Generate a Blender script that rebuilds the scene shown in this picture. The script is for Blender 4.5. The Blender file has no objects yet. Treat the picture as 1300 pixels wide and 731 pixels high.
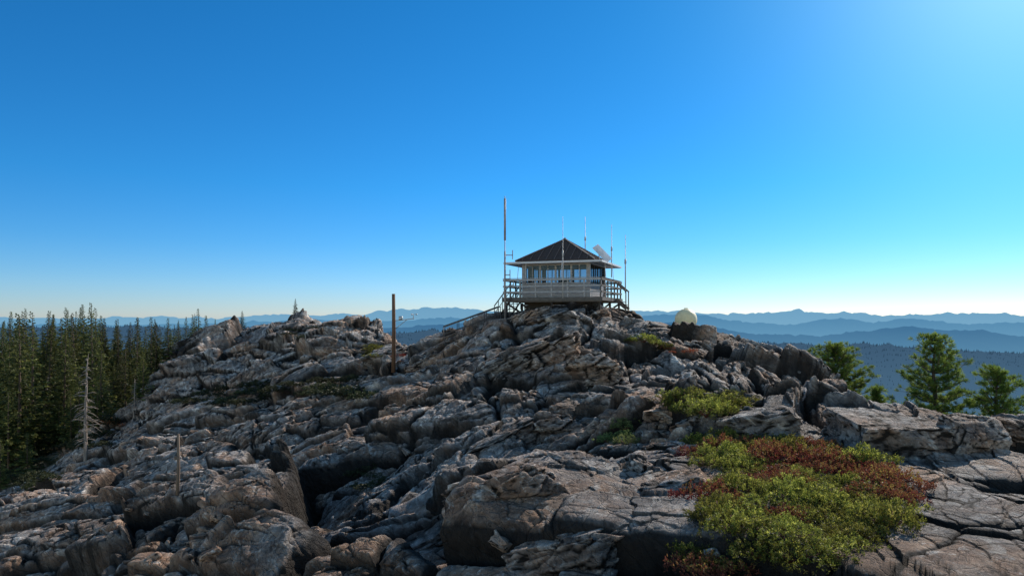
import bpy, math, random, time
import numpy as np
from mathutils import Vector, Matrix, Quaternion
T0=time.time()
random.seed(7); rng=np.random.default_rng(11)
scene=bpy.context.scene
scene.view_settings.view_transform='Standard'
scene.view_settings.look='None'
scene.view_settings.exposure=0
COL=scene.collection
F=867.0; HU=650.0; HV=400.0
SUN_AZ=math.radians(40); SUN_EL=math.radians(30)

# ------------------------------------------------------------ noise tools
R1=rng.random(64*64*64).astype(np.float32)
R3=rng.random((64*64*64,3)).astype(np.float32)
R4=rng.random((64*64*64,4)).astype(np.float32)
def vnoise(P,seed=0):
    i=np.floor(P).astype(np.int32); f=(P-i).astype(np.float32); f=f*f*(3-2*f)
    i=(i+seed*17)&63; j=(i+1)&63
    def g(a,b,c): return R1[(a*64+b)*64+c]
    x0,y0,z0=i[:,0],i[:,1],i[:,2]; x1,y1,z1=j[:,0],j[:,1],j[:,2]
    fx,fy,fz=f[:,0],f[:,1],f[:,2]
    a=g(x0,y0,z0)*(1-fx)+g(x1,y0,z0)*fx
    b=g(x0,y1,z0)*(1-fx)+g(x1,y1,z0)*fx
    c=g(x0,y0,z1)*(1-fx)+g(x1,y0,z1)*fx
    d=g(x0,y1,z1)*(1-fx)+g(x1,y1,z1)*fx
    return ((a*(1-fy)+b*fy)*(1-fz)+(c*(1-fy)+d*fy)*fz)*2-1
def fbm(P,scale,octv,seed=0,gain=0.5):
    s=0; a=1.0; t=0
    for o in range(octv):
        s=s+a*vnoise(P*scale+o*7.3,seed+o); t+=a; a*=gain; scale*=2.03
    return s/t
def voro(Q,seed=0):
    N=len(Q); F1=np.empty(N,np.float32); F2=np.empty(N,np.float32); K=np.empty(N,np.int64); V=np.empty((N,3),np.float32)
    CH=150000
    for s in range(0,N,CH):
        q=Q[s:s+CH].astype(np.float32); c=np.floor(q).astype(np.int32); f=q-c
        n=len(q); d1=np.full(n,9,np.float32); d2=np.full(n,9,np.float32); k1=np.zeros(n,np.int64); v1=np.zeros((n,3),np.float32)
        for ox in (-1,0,1):
            for oy in (-1,0,1):
                for oz in (-1,0,1):
                    cc=(c+np.array([ox,oy,oz],np.int32)+seed*13)&63
                    key=(cc[:,0]*64+cc[:,1])*64+cc[:,2]
                    v=f-np.array([ox,oy,oz],np.float32)-R3[key]
                    d=(v*v).sum(1)
                    m=d<d1
                    d2=np.where(m,d1,np.minimum(d2,d))
                    d1=np.where(m,d,d1); k1=np.where(m,key,k1); v1[m]=v[m]
        F1[s:s+CH]=np.sqrt(d1); F2[s:s+CH]=np.sqrt(d2); K[s:s+CH]=k1; V[s:s+CH]=v1
    return F1,F2,K,V
def sstep(a,b,x):
    t=np.clip((x-a)/(b-a),0,1); return t*t*(3-2*t)

# bedding frame : layers dip down to the left and away from the viewer
nb=np.array([-0.54,0.26,0.80]); nb/=np.linalg.norm(nb)
ub=np.cross(nb,[0.2,1,0.0]); ub/=np.linalg.norm(ub)
wb=np.cross(nb,ub)
BED=np.stack([ub,wb,nb],1).astype(np.float32)

def ledge(s):
    fr=s-np.floor(s)
    return fr-0.5, np.exp(-fr/0.05)+np.exp(-(1-fr)/0.02)
def rock_disp(P):
    P=P.astype(np.float32)
    w=np.stack([fbm(P,0.20,2,1),fbm(P,0.20,2,5),fbm(P,0.20,2,9)],1)*1.1
    w2=np.stack([fbm(P,1.1,4,21),fbm(P,1.1,4,25),fbm(P,1.1,4,29)],1)*0.13
    Q=(P+w+w2)@BED
    d=np.zeros(len(P),np.float32); crack=np.zeros(len(P),np.float32)
    rs=[]; frac=sstep(-0.2,0.3,fbm(P,0.35,2,91))
    for (S,A,tl,cd,cw,seed,md) in (((9.0,5.0,3.6),1.40,1.30,0.45,0.026,3,1),((4.2,2.2,1.45),0.60,0.72,0.24,0.032,8,1),((1.55,0.82,0.50),0.17,0.24,0.09,0.045,15,0.5+0.5*frac),((0.58,0.33,0.20),0.055,0.075,0.03,0.06,19,0.55+0.45*frac)):
        F1,F2,K,V=voro(Q/np.array(S,np.float32),seed)
        r=R4[K]; rs.append(r)
        d+=md*(A*(r[:,0]-0.5)+tl*((r[:,1]-.5)*V[:,0]+(r[:,2]-.5)*V[:,1]+(r[:,3]-.5)*V[:,2])*1.7)
        g=np.exp(-(F2-F1)/cw); g=g*sstep(-0.4,0.15,fbm(P,2.0/S[0],2,seed+31)+0.15)
        d-=cd*g*md; crack=np.maximum(crack,g*md*(0.6+0.4*min(1,S[0]/3.0)))
    l,n=ledge(Q[:,2]/1.5+rs[0][:,1]*3); am=0.3+0.7*rs[0][:,2]
    d+=0.52*l*am-0.08*n*am; crack=np.maximum(crack,0.9*n*am*sstep(-.3,.2,fbm(P,0.7,2,71)))
    l,n=ledge(Q[:,2]/0.38+rs[1][:,1]*3); am=sstep(0.10,0.7,rs[1][:,2])
    d+=0.12*l*am-0.03*n*am; crack=np.maximum(crack,0.75*n*am*sstep(-.2,.3,fbm(P,1.3,2,73)))
    l,n=ledge(Q[:,1]/2.2+rs[0][:,3]*3); am=sstep(.1,.7,rs[0][:,1]); d+=0.30*l*am-0.08*n*am; crack=np.maximum(crack,0.85*n*am)
    d+=0.08*fbm(P,1.5,5,40,.65)+0.035*fbm(P@BED*np.array([.5,1,3.],np.float32),4.0,3,44)
    return d,np.clip(crack,0,1)

# ------------------------------------------------------------ materials
def newmat(name):
    m=bpy.data.materials.new(name); m.use_nodes=True
    nt=m.node_tree; nt.nodes.clear()
    out=nt.nodes.new('ShaderNodeOutputMaterial')
    return m,nt,out
def N(nt,t,**k):
    n=nt.nodes.new(t)
    for a,b in k.items(): setattr(n,a,b)
    return n
def noise(nt,vec,scale,detail=4,rough=0.55,dist=0.0):
    n=N(nt,'ShaderNodeTexNoise'); n.inputs['Scale'].default_value=scale; n.inputs['Detail'].default_value=detail
    n.inputs['Roughness'].default_value=rough; n.inputs['Distortion'].default_value=dist
    if vec is not None: nt.links.new(vec,n.inputs['Vector'])
    return n.outputs['Fac']
def ramp(nt,fac,stops):
    n=N(nt,'ShaderNodeValToRGB'); cr=n.color_ramp
    while len(cr.elements)>1: cr.elements.remove(cr.elements[-1])
    for i,(p,c) in enumerate(stops):
        e=cr.elements[0] if i==0 else cr.elements.new(p)
        e.position=p; e.color=(c[0],c[1],c[2],1) if hasattr(c,'__len__') else (c,c,c,1)
    nt.links.new(fac,n.inputs[0]); return n.outputs[0]
def mix(nt,fac,a,b,mode='MIX'):
    n=N(nt,'ShaderNodeMix',data_type='RGBA',blend_type=mode)
    for s,i in ((fac,0),(a,6),(b,7)):
        if hasattr(s,'is_linked') : nt.links.new(s,n.inputs[i])
        elif hasattr(s,'__len__'): n.inputs[i].default_value=(s[0],s[1],s[2],1)
        else: n.inputs[i].default_value=s
    return n.outputs[2]
def bsdf(nt,col,rough=0.8,spec=0.3,metal=0.0,bump=None,bstr=0.5,bdist=0.05):
    b=N(nt,'ShaderNodeBsdfPrincipled')
    if hasattr(col,'is_linked'): nt.links.new(col,b.inputs['Base Color'])
    else: b.inputs['Base Color'].default_value=(*col,1)
    b.inputs['Roughness'].default_value=rough; b.inputs['Specular IOR Level'].default_value=spec; b.inputs['Metallic'].default_value=metal
    if bump is not None:
        bn=N(nt,'ShaderNodeBump'); bn.inputs['Strength'].default_value=bstr; bn.inputs['Distance'].default_value=bdist
        nt.links.new(bump,bn.inputs['Height']); nt.links.new(bn.outputs[0],b.inputs['Normal'])
    return b
def geo_pos(nt): return N(nt,'ShaderNodeNewGeometry').outputs['Position']
def mapping(nt,vec,scale=(1,1,1),rot=(0,0,0)):
    m=N(nt,'ShaderNodeMapping'); m.inputs['Scale'].default_value=scale; m.inputs['Rotation'].default_value=rot
    nt.links.new(vec,m.inputs['Vector']); return m.outputs[0]
def sc(nt,fac,k): return mix(nt,1.0,fac,(k,k,k),'MULTIPLY')

def make_rock():
    m,nt,out=newmat('fractured_rock')
    g=N(nt,'ShaderNodeNewGeometry'); pos=g.outputs['Position']
    base=ramp(nt,noise(nt,pos,2.0,10,0.74),[(0.34,(0.095,0.082,0.076)),(0.44,(0.25,0.222,0.205)),(0.55,(0.42,0.378,0.345)),(0.66,(0.78,0.72,0.65))])
    warm=ramp(nt,noise(nt,pos,0.34,6,0.68,0.5),[(0.46,0.0),(0.59,1.0)])
    warmcol=ramp(nt,noise(nt,pos,2.6,9,0.72),[(0.33,(0.15,0.075,0.045)),(0.5,(0.43,0.245,0.145)),(0.68,(0.78,0.56,0.40))])
    col=mix(nt,sc(nt,warm,0.80),base,warmcol)
    stq=mapping(nt,mapping(nt,pos,(1,1,1),(-0.33,-0.60,0.0)),(0.7,0.9,2.8))
    streak=ramp(nt,noise(nt,stq,1.7,9,0.74,0.7),[(0.56,0.0),(0.62,1.0)])
    col=mix(nt,sc(nt,streak,0.65),col,(0.84,0.79,0.72))
    dark=ramp(nt,noise(nt,stq,2.4,10,0.78,0.6),[(0.37,1.0),(0.45,0.0)])
    col=mix(nt,sc(nt,dark,0.65),col,(0.065,0.054,0.048))
    lich=ramp(nt,noise(nt,pos,8.0,9,0.8),[(0.55,0.0),(0.61,1.0)])
    col=mix(nt,sc(nt,lich,0.62),col,(0.09,0.076,0.066))
    wl=ramp(nt,noise(nt,mapping(nt,pos,(1.1,1.2,1.0),(.4,.2,.1)),7.0,9,0.76),[(0.58,0.0),(0.64,1.0)])
    col=mix(nt,sc(nt,wl,0.6),col,(0.78,0.75,0.70))
    big=ramp(nt,noise(nt,pos,0.45,6,0.65,0.3),[(0.36,0.5),(0.5,0.95),(0.66,1.28)])
    col=mix(nt,1.0,col,big,'MULTIPLY')
    at=N(nt,'ShaderNodeAttribute',attribute_name='crack')
    cr=ramp(nt,at.outputs['Fac'],[(0.15,0.0),(0.50,1.0)])
    col=mix(nt,sc(nt,cr,0.95),col,(0.022,0.018,0.015))
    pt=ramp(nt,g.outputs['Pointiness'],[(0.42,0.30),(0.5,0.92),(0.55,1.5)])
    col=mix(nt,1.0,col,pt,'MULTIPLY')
    so=N(nt,'ShaderNodeAttribute',attribute_name='soil')
    soilcol=ramp(nt,noise(nt,pos,1.4,8,0.7),[(0.3,(0.045,0.05,0.018)),(0.5,(0.11,0.09,0.045)),(0.62,(0.20,0.15,0.09)),(0.75,(0.36,0.30,0.23))])
    sf=N(nt,'ShaderNodeMath',operation='ADD'); nt.links.new(so.outputs['Fac'],sf.inputs[0])
    nn=N(nt,'ShaderNodeMath',operation='MULTIPLY_ADD'); nt.links.new(noise(nt,pos,0.9,6,0.6),nn.inputs[0]); nn.inputs[1].default_value=1.6; nn.inputs[2].default_value=-0.8
    nt.links.new(nn.outputs[0],sf.inputs[1])
    sm=ramp(nt,sf.outputs[0],[(0.42,0.0),(0.58,1.0)])
    col=mix(nt,sm,col,soilcol)
    h1=noise(nt,pos,5,11,0.74); h2=noise(nt,stq,3.4,10,0.72,0.3)
    v=N(nt,'ShaderNodeTexVoronoi',feature='DISTANCE_TO_EDGE'); v.inputs['Scale'].default_value=1.7
    nz=N(nt,'ShaderNodeTexNoise'); nz.inputs['Scale'].default_value=1.6; nz.inputs['Detail'].default_value=6; nt.links.new(pos,nz.inputs['Vector'])
    nt.links.new(mix(nt,0.9,stq,nz.outputs['Color'],'ADD'),v.inputs['Vector'])
    ve=ramp(nt,v.outputs['Distance'],[(0.0,0.0),(0.035,1.0)])
    a=N(nt,'ShaderNodeMath',operation='ADD'); nt.links.new(h1,a.inputs[0]); nt.links.new(h2,a.inputs[1])
    b=N(nt,'ShaderNodeMath',operation='MULTIPLY_ADD'); nt.links.new(ve,b.inputs[0]); b.inputs[1].default_value=0.4; nt.links.new(a.outputs[0],b.inputs[2])
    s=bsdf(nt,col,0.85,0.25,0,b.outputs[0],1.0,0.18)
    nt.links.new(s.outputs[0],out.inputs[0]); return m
ROCK=make_rock()

def paint(name,c,rough=0.6,var=0.35,scale=3.0,metal=0,stretch=(1,1,1),bstr=0.15,transl=0):
    m,nt,out=newmat(name); tc=N(nt,'ShaderNodeTexCoord').outputs['Object']
    v=mapping(nt,tc,stretch)
    n=noise(nt,v,scale,6,0.65)
    lo=tuple(x*(1-var) for x in c); hi=tuple(min(1,x*(1+var*0.5)) for x in c)
    col=ramp(nt,n,[(0.3,lo),(0.55,c),(0.75,hi)])
    s=bsdf(nt,col,rough,0.3,metal,n,bstr,0.02); o=s.outputs[0]
    if transl:
        t=N(nt,'ShaderNodeBsdfTranslucent'); nt.links.new(col,t.inputs[0]); mx=N(nt,'ShaderNodeMixShader'); mx.inputs[0].default_value=transl
        nt.links.new(s.outputs[0],mx.inputs[1]); nt.links.new(t.outputs[0],mx.inputs[2]); o=mx.outputs[0]
    nt.links.new(o,out.inputs[0]); return m
M_WHITE=paint('weathered_white_paint',(0.64,0.65,0.68),0.6,0.3,5,0,(1,1,6))
M_WALL=paint('grey_white_siding',(0.36,0.37,0.40),0.7,0.45,5,0,(1,1,6))
M_PANW=paint('white_panel',(0.84,0.86,0.88),0.5,0.1,5,0,(1,1,1),.1,0.5)
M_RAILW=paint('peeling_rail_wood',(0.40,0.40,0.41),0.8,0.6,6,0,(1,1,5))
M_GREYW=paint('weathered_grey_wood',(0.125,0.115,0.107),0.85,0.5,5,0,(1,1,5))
M_DARKW=paint('dark_aged_wood',(0.042,0.036,0.031),0.85,0.5,4,0,(1,1,5))
M_BROWN=paint('brown_pole_wood',(0.165,0.088,0.052),0.85,0.5,3,0,(6,6,.6))
M_POST=paint('thin_post_wood',(0.20,0.145,0.105),0.85,0.4,3,0,(6,6,.6))
M_ROOF=paint('brown_roof_shingle',(0.07,0.048,0.04),0.85,0.6,6,0,(3,3,8),0.5)
M_RIDGE=paint('grey_ridge_cap',(0.24,0.205,0.19),0.7,0.4,4)
M_SEAM=paint('roof_batten_wood',(0.14,0.10,0.085),0.7,0.4,4)
M_METAL=paint('galvanised_metal',(0.5,0.5,0.5),0.45,0.25,6,0.6)
M_ANT=paint('white_antenna_fibreglass',(0.5,0.49,0.48),0.5,0.25,4)
M_ANTD=paint('mast_brown_grey',(0.36,0.32,0.30),0.6,0.4,4)
M_RAIL=paint('rusty_rail_metal',(0.13,0.105,0.09),0.6,0.4,8,0.3)
M_TANK=paint('cream_tank_paint',(0.76,0.67,0.42),0.5,0.15,3)
M_CONC=paint('dim_concrete',(0.16,0.145,0.13),0.9,0.4,3)
M_BARK=paint('conifer_bark',(0.12,0.085,0.062),0.9,0.5,6,0,(3,3,.6),0.5)
M_SNAG=paint('silver_dead_wood',(0.28,0.235,0.20),0.85,0.45,3,0,(3,3,.5),0.4)
M_STEM=paint('red_brown_stem',(0.16,0.06,0.04),0.7,0.4,6)
def glassmat():
    m,nt,out=newmat('window_glass')
    t=N(nt,'ShaderNodeBsdfTransparent'); t.inputs[0].default_value=(0.45,0.54,0.62,1)
    g=N(nt,'ShaderNodeBsdfGlossy'); g.inputs['Roughness'].default_value=0.05; g.inputs[0].default_value=(0.25,0.3,0.35,1)
    mx=N(nt,'ShaderNodeMixShader'); mx.inputs[0].default_value=0.07
    nt.links.new(t.outputs[0],mx.inputs[1]); nt.links.new(g.outputs[0],mx.inputs[2]); nt.links.new(mx.outputs[0],out.inputs[0]); return m
M_GLASS=glassmat()
def leafmat(name,stops,transl=0.35,objvar=0.35):
    m,nt,out=newmat(name)
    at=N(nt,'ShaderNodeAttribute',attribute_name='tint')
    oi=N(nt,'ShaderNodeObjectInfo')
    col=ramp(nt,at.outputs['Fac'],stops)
    mr=N(nt,'ShaderNodeMapRange'); mr.inputs[3].default_value=1-objvar; mr.inputs[4].default_value=1+objvar; nt.links.new(oi.outputs['Random'],mr.inputs[0])
    hs=N(nt,'ShaderNodeHueSaturation'); nt.links.new(mr.outputs[0],hs.inputs['Value']); nt.links.new(col,hs.inputs['Color'])
    mh=N(nt,'ShaderNodeMapRange'); mh.inputs[3].default_value=0.475; mh.inputs[4].default_value=0.51; nt.links.new(oi.outputs['Random'],mh.inputs[0]); nt.links.new(mh.outputs[0],hs.inputs['Hue'])
    c=hs.outputs[0]
    d=bsdf(nt,c,0.6,0.3)
    t=N(nt,'ShaderNodeBsdfTranslucent'); nt.links.new(c,t.inputs[0])
    mx=N(nt,'ShaderNodeMixShader'); mx.inputs[0].default_value=transl
    nt.links.new(d.outputs[0],mx.inputs[1]); nt.links.new(t.outputs[0],mx.inputs[2]); nt.links.new(mx.outputs[0],out.inputs[0]); return m
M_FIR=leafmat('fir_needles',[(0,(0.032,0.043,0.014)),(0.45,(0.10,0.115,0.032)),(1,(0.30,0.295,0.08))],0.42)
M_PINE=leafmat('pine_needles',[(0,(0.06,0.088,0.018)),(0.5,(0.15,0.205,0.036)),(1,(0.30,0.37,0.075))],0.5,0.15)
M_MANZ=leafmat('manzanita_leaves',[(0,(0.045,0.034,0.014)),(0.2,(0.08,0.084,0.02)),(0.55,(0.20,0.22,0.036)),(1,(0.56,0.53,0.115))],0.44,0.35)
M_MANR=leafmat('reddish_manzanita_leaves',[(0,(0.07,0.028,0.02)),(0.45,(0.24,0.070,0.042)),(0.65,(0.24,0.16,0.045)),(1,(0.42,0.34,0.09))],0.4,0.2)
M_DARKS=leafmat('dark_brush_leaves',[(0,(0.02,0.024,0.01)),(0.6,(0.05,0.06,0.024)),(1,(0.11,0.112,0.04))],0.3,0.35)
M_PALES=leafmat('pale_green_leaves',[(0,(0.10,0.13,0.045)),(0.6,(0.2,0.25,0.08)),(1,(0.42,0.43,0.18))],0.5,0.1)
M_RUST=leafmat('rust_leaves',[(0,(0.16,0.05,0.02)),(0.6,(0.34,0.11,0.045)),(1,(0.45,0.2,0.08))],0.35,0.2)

# ------------------------------------------------------------ mesh helpers
def mesh_np(name,V,Fq,mat,smooth=False,attrs=None):
    V=np.asarray(V,np.float32); Fq=np.asarray(Fq,np.int32)
    me=bpy.data.meshes.new(name); me.vertices.add(len(V)); me.vertices.foreach_set('co',V.ravel())
    k=Fq.shape[1]; me.loops.add(Fq.size); me.polygons.add(len(Fq))
    me.loops.foreach_set('vertex_index',Fq.ravel())
    me.polygons.foreach_set('loop_start',np.arange(0,Fq.size,k,dtype=np.int32))
    me.polygons.foreach_set('use_smooth',np.full(len(Fq),smooth))
    if attrs:
        for n,a in attrs.items():
            at=me.attributes.new(n,'FLOAT','POINT'); at.data.foreach_set('value',np.asarray(a,np.float32))
    me.materials.append(mat); me.update(calc_edges=True); me.validate(verbose=False); return me
def obj(name,me,parent=None,loc=(0,0,0),rot=(0,0,0),scale=(1,1,1),**props):
    o=bpy.data.objects.new(name,me); o.location=loc; o.rotation_euler=rot; o.scale=scale
    COL.objects.link(o)
    if parent: o.parent=parent
    for k,v in props.items(): o[k]=v
    return o
class MB:
    def __init__(s): s.v=[]; s.f=[]
    def beam(s,p0,p1,w,h,up=(0,0,1)):
        p0=Vector(p0); p1=Vector(p1); d=(p1-p0).normalized(); u=Vector(up)
        if abs(d.dot(u))>0.98: u=Vector((1,0,0)) if abs(d.x)<0.9 else Vector((0,1,0))
        a=d.cross(u).normalized(); b=a.cross(d).normalized(); n=len(s.v)
        for p in (p0,p1):
            for sa,sb in ((-1,-1),(1,-1),(1,1),(-1,1)): s.v.append(p+a*(sa*w/2)+b*(sb*h/2))
        s.f+=[(n,n+1,n+2,n+3)[::-1],(n+4,n+5,n+6,n+7)]+[(n+i,n+(i+1)%4,n+4+(i+1)%4,n+4+i) for i in range(4)]
    def box(s,x0,x1,y0,y1,z0,z1):
        s.beam(((x0+x1)/2,y0,(z0+z1)/2),((x0+x1)/2,y1,(z0+z1)/2),abs(x1-x0),abs(z1-z0))
    def tube(s,pts,rs,n=8):
        pts=[Vector(p) for p in pts]; st=len(s.v)
        ref=Vector((0.31,0.95,0.1)).normalized()
        for i,p in enumerate(pts):
            d=(pts[min(i+1,len(pts)-1)]-pts[max(i-1,0)]).normalized()
            r=ref if abs(d.dot(ref))<0.9 else Vector((1,0,0))
            a=d.cross(r).normalized(); b=d.cross(a)
            for k in range(n):
                t=2*math.pi*k/n; s.v.append(p+(a*math.cos(t)+b*math.sin(t))*rs[i])
        for i in range(len(pts)-1):
            for k in range(n):
                s.f.append((st+i*n+k,st+i*n+(k+1)%n,st+(i+1)*n+(k+1)%n,st+(i+1)*n+k))
        s.f.append(tuple(st+k for k in range(n))[::-1]); e=st+(len(pts)-1)*n; s.f.append(tuple(e+k for k in range(n)))
    def cyl(s,p0,p1,r0,r1=None,n=10): s.tube([p0,p1],[r0,r0 if r1 is None else r1],n)
    def poly(s,pts,th=0.0):
        n=len(s.v); s.v+= [Vector(p) for p in pts]; s.f.append(tuple(range(n,n+len(pts))))
    def mesh(s,name,mat,smooth=False,bevel=0):
        me=bpy.data.meshes.new(name); me.from_pydata([tuple(v) for v in s.v],[],s.f); me.materials.append(mat)
        if smooth:
            me.polygons.foreach_set('use_smooth',[True]*len(me.polygons))
        me.update(); return me
def empty(name,loc=(0,0,0),rot=(0,0,0),**props):
    return obj(name,None,None,loc,rot,**props)

# ------------------------------------------------------------ terrain
def wp(u,v,Y): return ((u-HU)/F*Y, Y, (HV-v)/F*Y)
C=[wp(*t) for t in [
 (-200,800,19),(0,745,18),(160,735,15.5),(325,731,13),(500,731,11.5),(650,731,10),(800,731,9),(950,731,8),(1150,731,7.6),(1300,731,7.6),(1500,731,7.6),
 (-150,700,30),(0,672,30),(120,634,32),(245,632,23),(400,625,18),(550,610,15.5),(650,640,13),(760,655,11.8),(850,630,12.5),(1000,630,11),(1150,645,10.5),(1300,645,10),
 (0,628,44),(110,588,50),(200,535,48),(300,560,32),(430,560,25),(550,545,21),(650,550,18.5),(760,560,16.5),(870,560,15.5),(1000,560,14.5),(1120,585,13.3),(1250,592,13),(1350,592,13),
 (200,490,56),(300,482,50),(400,492,43),(470,490,38),(520,490,34),(600,485,29),(700,475,26.5),(800,490,22),(900,500,20),(1000,512,20),(1050,534,19.5),
 (300,435,60),(400,430,56),(470,457,47),(540,455,41),(600,435,38.5),(680,425,36.4),(760,428,35.2),(850,448,31),(950,462,31),(1000,480,29),
 (290,418,64),(330,405,63),(370,399,62),(430,401,58),(465,420,54),(500,434,49),(535,438,46),(575,434,43),(620,410,42),(660,393,40),(700,389,38.7),(740,390,38.3),(800,400,39),(850,418,37.0),(880,421,37.0),(910,428,39),(960,444,37),(1000,464,33),(1040,494,27.5),(1080,530,23),(1130,542,20),(1200,544,18.5),(1300,540,18.5),(1400,544,18.5),
 (235,452,62),(205,475,60)]]
C+=[(0,4,-3.6),(-5,4,-4.6),(5,4,-3.2),(-12,8,-6.8),(12,5,-3.2),(0,0,-4),(-20,0,-9),(20,0,-4),
 (1,43,0.05),(3.3,43,0.2),(6,43,0.1),(3,47,-0.3),(8,47,-1.5),(3,55,-5),(0,70,-16),(10,70,-17),(30,60,-18),(20,48,-8),(12,46,-4),(17,30,-6.4),(14,36,-5.5),(25,30,-7.5),(16,24,-5.2),(20,24,-5.4),(12,25,-4.8),(35,35,-12),(45,50,-25),(30,100,-50),(0,110,-45),(20,17,-3.8),(25,12,-3.7),(40,20,-9),
 (-22,72,-5),(-15,75,-12),(-8,64,-9),(-6,56,-6),(-45,80,-10.5),(-60,100,-10),(-38,90,-9),(-32,78,-8.5),(-80,90,-13),(-52,65,-14.5),(-44,56,-14),(-35,62,-11.0),(-75,130,-9.5),(-45,130,-10),(-30,110,-12),(-10,100,-25),(-60,200,-30),(-110,200,-30),(-120,120,-16),(-60,40,-18),(-35,20,-13),(0,200,-90),(100,200,-90),(180,200,-100),
 (-800,1200,-500),(0,1200,-600),(800,1200,-600),(0,500,-260),(300,500,-270),(-300,500,-190),(1400,1500,-690),(-1400,1500,-690),(0,1500,-690)]
C=np.array(C,np.float64)
S=C[:,:2]; n=len(C); c0=0.6
D=np.sqrt(((S[:,None]-S[None])**2).sum(2)+c0*c0)
A=np.zeros((n+3,n+3)); A[:n,:n]=D+np.eye(n)*-0.02; A[:n,n]=1; A[:n,n+1:]=S; A[n,:n]=1; A[n+1:,:n]=S.T
W=np.linalg.solve(A,np.concatenate([C[:,2],[0,0,0]]))
def Hmac(x,y):
    x=np.asarray(x,np.float64).ravel(); y=np.asarray(y,np.float64).ravel(); out=np.empty(len(x))
    for s in range(0,len(x),100000):
        xx=x[s:s+100000]; yy=y[s:s+100000]
        d=np.sqrt((xx[:,None]-S[None,:,0])**2+(yy[:,None]-S[None,:,1])**2+c0*c0)
        out[s:s+100000]=d@W[:n]+W[n]+W[n+1]*xx+W[n+2]*yy
    return out
NU=1200; A0,A1=-0.93,0.93
segs=[(3,8,60),(8,20,640),(20,50,800),(50,90,240),(90,200,50),(200,1500,30)]
Ys=np.concatenate([np.geomspace(a,b,k,endpoint=False) for a,b,k in segs]+[[1500.0]])
NY=len(Ys); As=np.linspace(A0,A1,NU)
gx=(As[None,:]*Ys[:,None]); gy=np.repeat(Ys[:,None],NU,1)
gz=Hmac(gx,gy).reshape(NY,NU)
P=np.stack([gx,gy,gz],2)
dU=np.gradient(P,axis=1); dV=np.gradient(P,axis=0)
Nn=np.cross(dU,dV); Nn/=np.linalg.norm(Nn,axis=2,keepdims=True)
Nn[Nn[...,2]<0]*=-1
fm=np.maximum(sstep(-34,-38,gx)*sstep(54,62,gy), sstep(74,86,gy))
fm=np.maximum(fm, sstep(-32,-36,gx)*sstep(45,51,gy)*0.9)
right=sstep(3.2,5.0,gx)*sstep(15.5,12.5,gy)
left=sstep(-4,-14,gx)*sstep(40,24,gy)
rsh=sstep(7,9,gx)*sstep(24,21,gy)*sstep(14,16,gy)
shrubz=np.exp(-(((gx-4.2)/3.9)**2+((gy-11.8)/4.5)**2)**2)
cabin=np.exp(-(((gx-3.3)**2+(gy-43.2)**2)/3.7**2)**2)
tankz=np.exp(-(((gx-9.7)**2+(gy-38.0)**2)/2.5**2)**2)
knob=np.exp(-((gx+18)/7)**2-((gy-60)/6)**2)
rc=np.exp(-((gx-13)/4)**2-((gy-34)/7)**2)
amp=(1-0.85*fm)*(1-0.10*left)*(1-0.85*cabin)*(1-.65*right)*(1-.6*shrubz)*(1-.7*tankz)*(1-.30*rsh)*(1-.25*knob)*(1-.40*rc)
amp*= 0.85+0.15*sstep(9,20,gy)
crestz=np.exp(-((gx-4.0)**2/8.0**2)-((gy-40)**2/4**2)); amp*=1-0.15*crestz
flat=P.reshape(-1,3)
near=(gy.ravel()<230)
d=np.zeros(len(flat),np.float32); crack=np.zeros(len(flat),np.float32)
dn,cn=rock_disp(flat[near]); d[near]=dn; crack[near]=cn
d*=amp.ravel(); crack*=(1-fm.ravel())
def blur(a,k,ax):
    s=a.copy(); c=1
    for o in range(1,k+1):
        s=s+np.roll(a,o,ax)+np.roll(a,-o,ax); c+=2
    return s/c
def maxf(a,k):
    m=a
    for o in range(1,k+1):
        m=np.maximum(m,np.maximum(np.roll(a,o,0),np.roll(a,-o,0)))
    return m
d2=d.reshape(NY,NU).copy(); cr2=crack.reshape(NY,NU)
dy=np.gradient(Ys)[:,None]
J=np.abs(np.gradient(d2,axis=0))/dy
w_=sstep(2.0,5.5,maxf(J,1)); w_=blur(w_,1,1)
db=blur(blur(d2,2,1),1,1); db=blur(db,1,0)
d2=d2*(1-w_)+db*w_
cb=blur(blur(cr2,2,1),1,0); cr2=cr2*(1-w_)+cb*w_*0.7
d=d2.ravel(); crack=cr2.ravel()
PF=flat+Nn.reshape(-1,3)*d[:,None]
nr_=near
off=np.stack([fbm(PF[nr_].astype(np.float32),2.2,4,51,.6),fbm(PF[nr_].astype(np.float32),2.2,4,61,.6)],1)
PF[nr_,0]+=off[:,0]*0.06*amp.ravel()[nr_]; PF[nr_,1]+=off[:,1]*0.12*amp.ravel()[nr_]
PF[:,2]+=np.where(gy.ravel()>150,fbm(flat*0.02,1,3,60)*8,0)
soil=np.clip(fm.ravel()*0.85+0.1*sstep(0.0,-0.9,d/np.maximum(amp.ravel(),.2))-0.12,0,1)
PG=PF.reshape(NY,NU,3)
idx=np.arange(NY*NU,dtype=np.int32).reshape(NY,NU)
Q=np.stack([idx[:-1,:-1],idx[:-1,1:],idx[1:,1:],idx[1:,:-1]],2).reshape(-1,4)
me=mesh_np('rocky_hill_terrain',PF,Q,ROCK,True,{'crack':crack,'soil':soil})
obj('rocky_hill_terrain',me,kind='structure')

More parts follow.
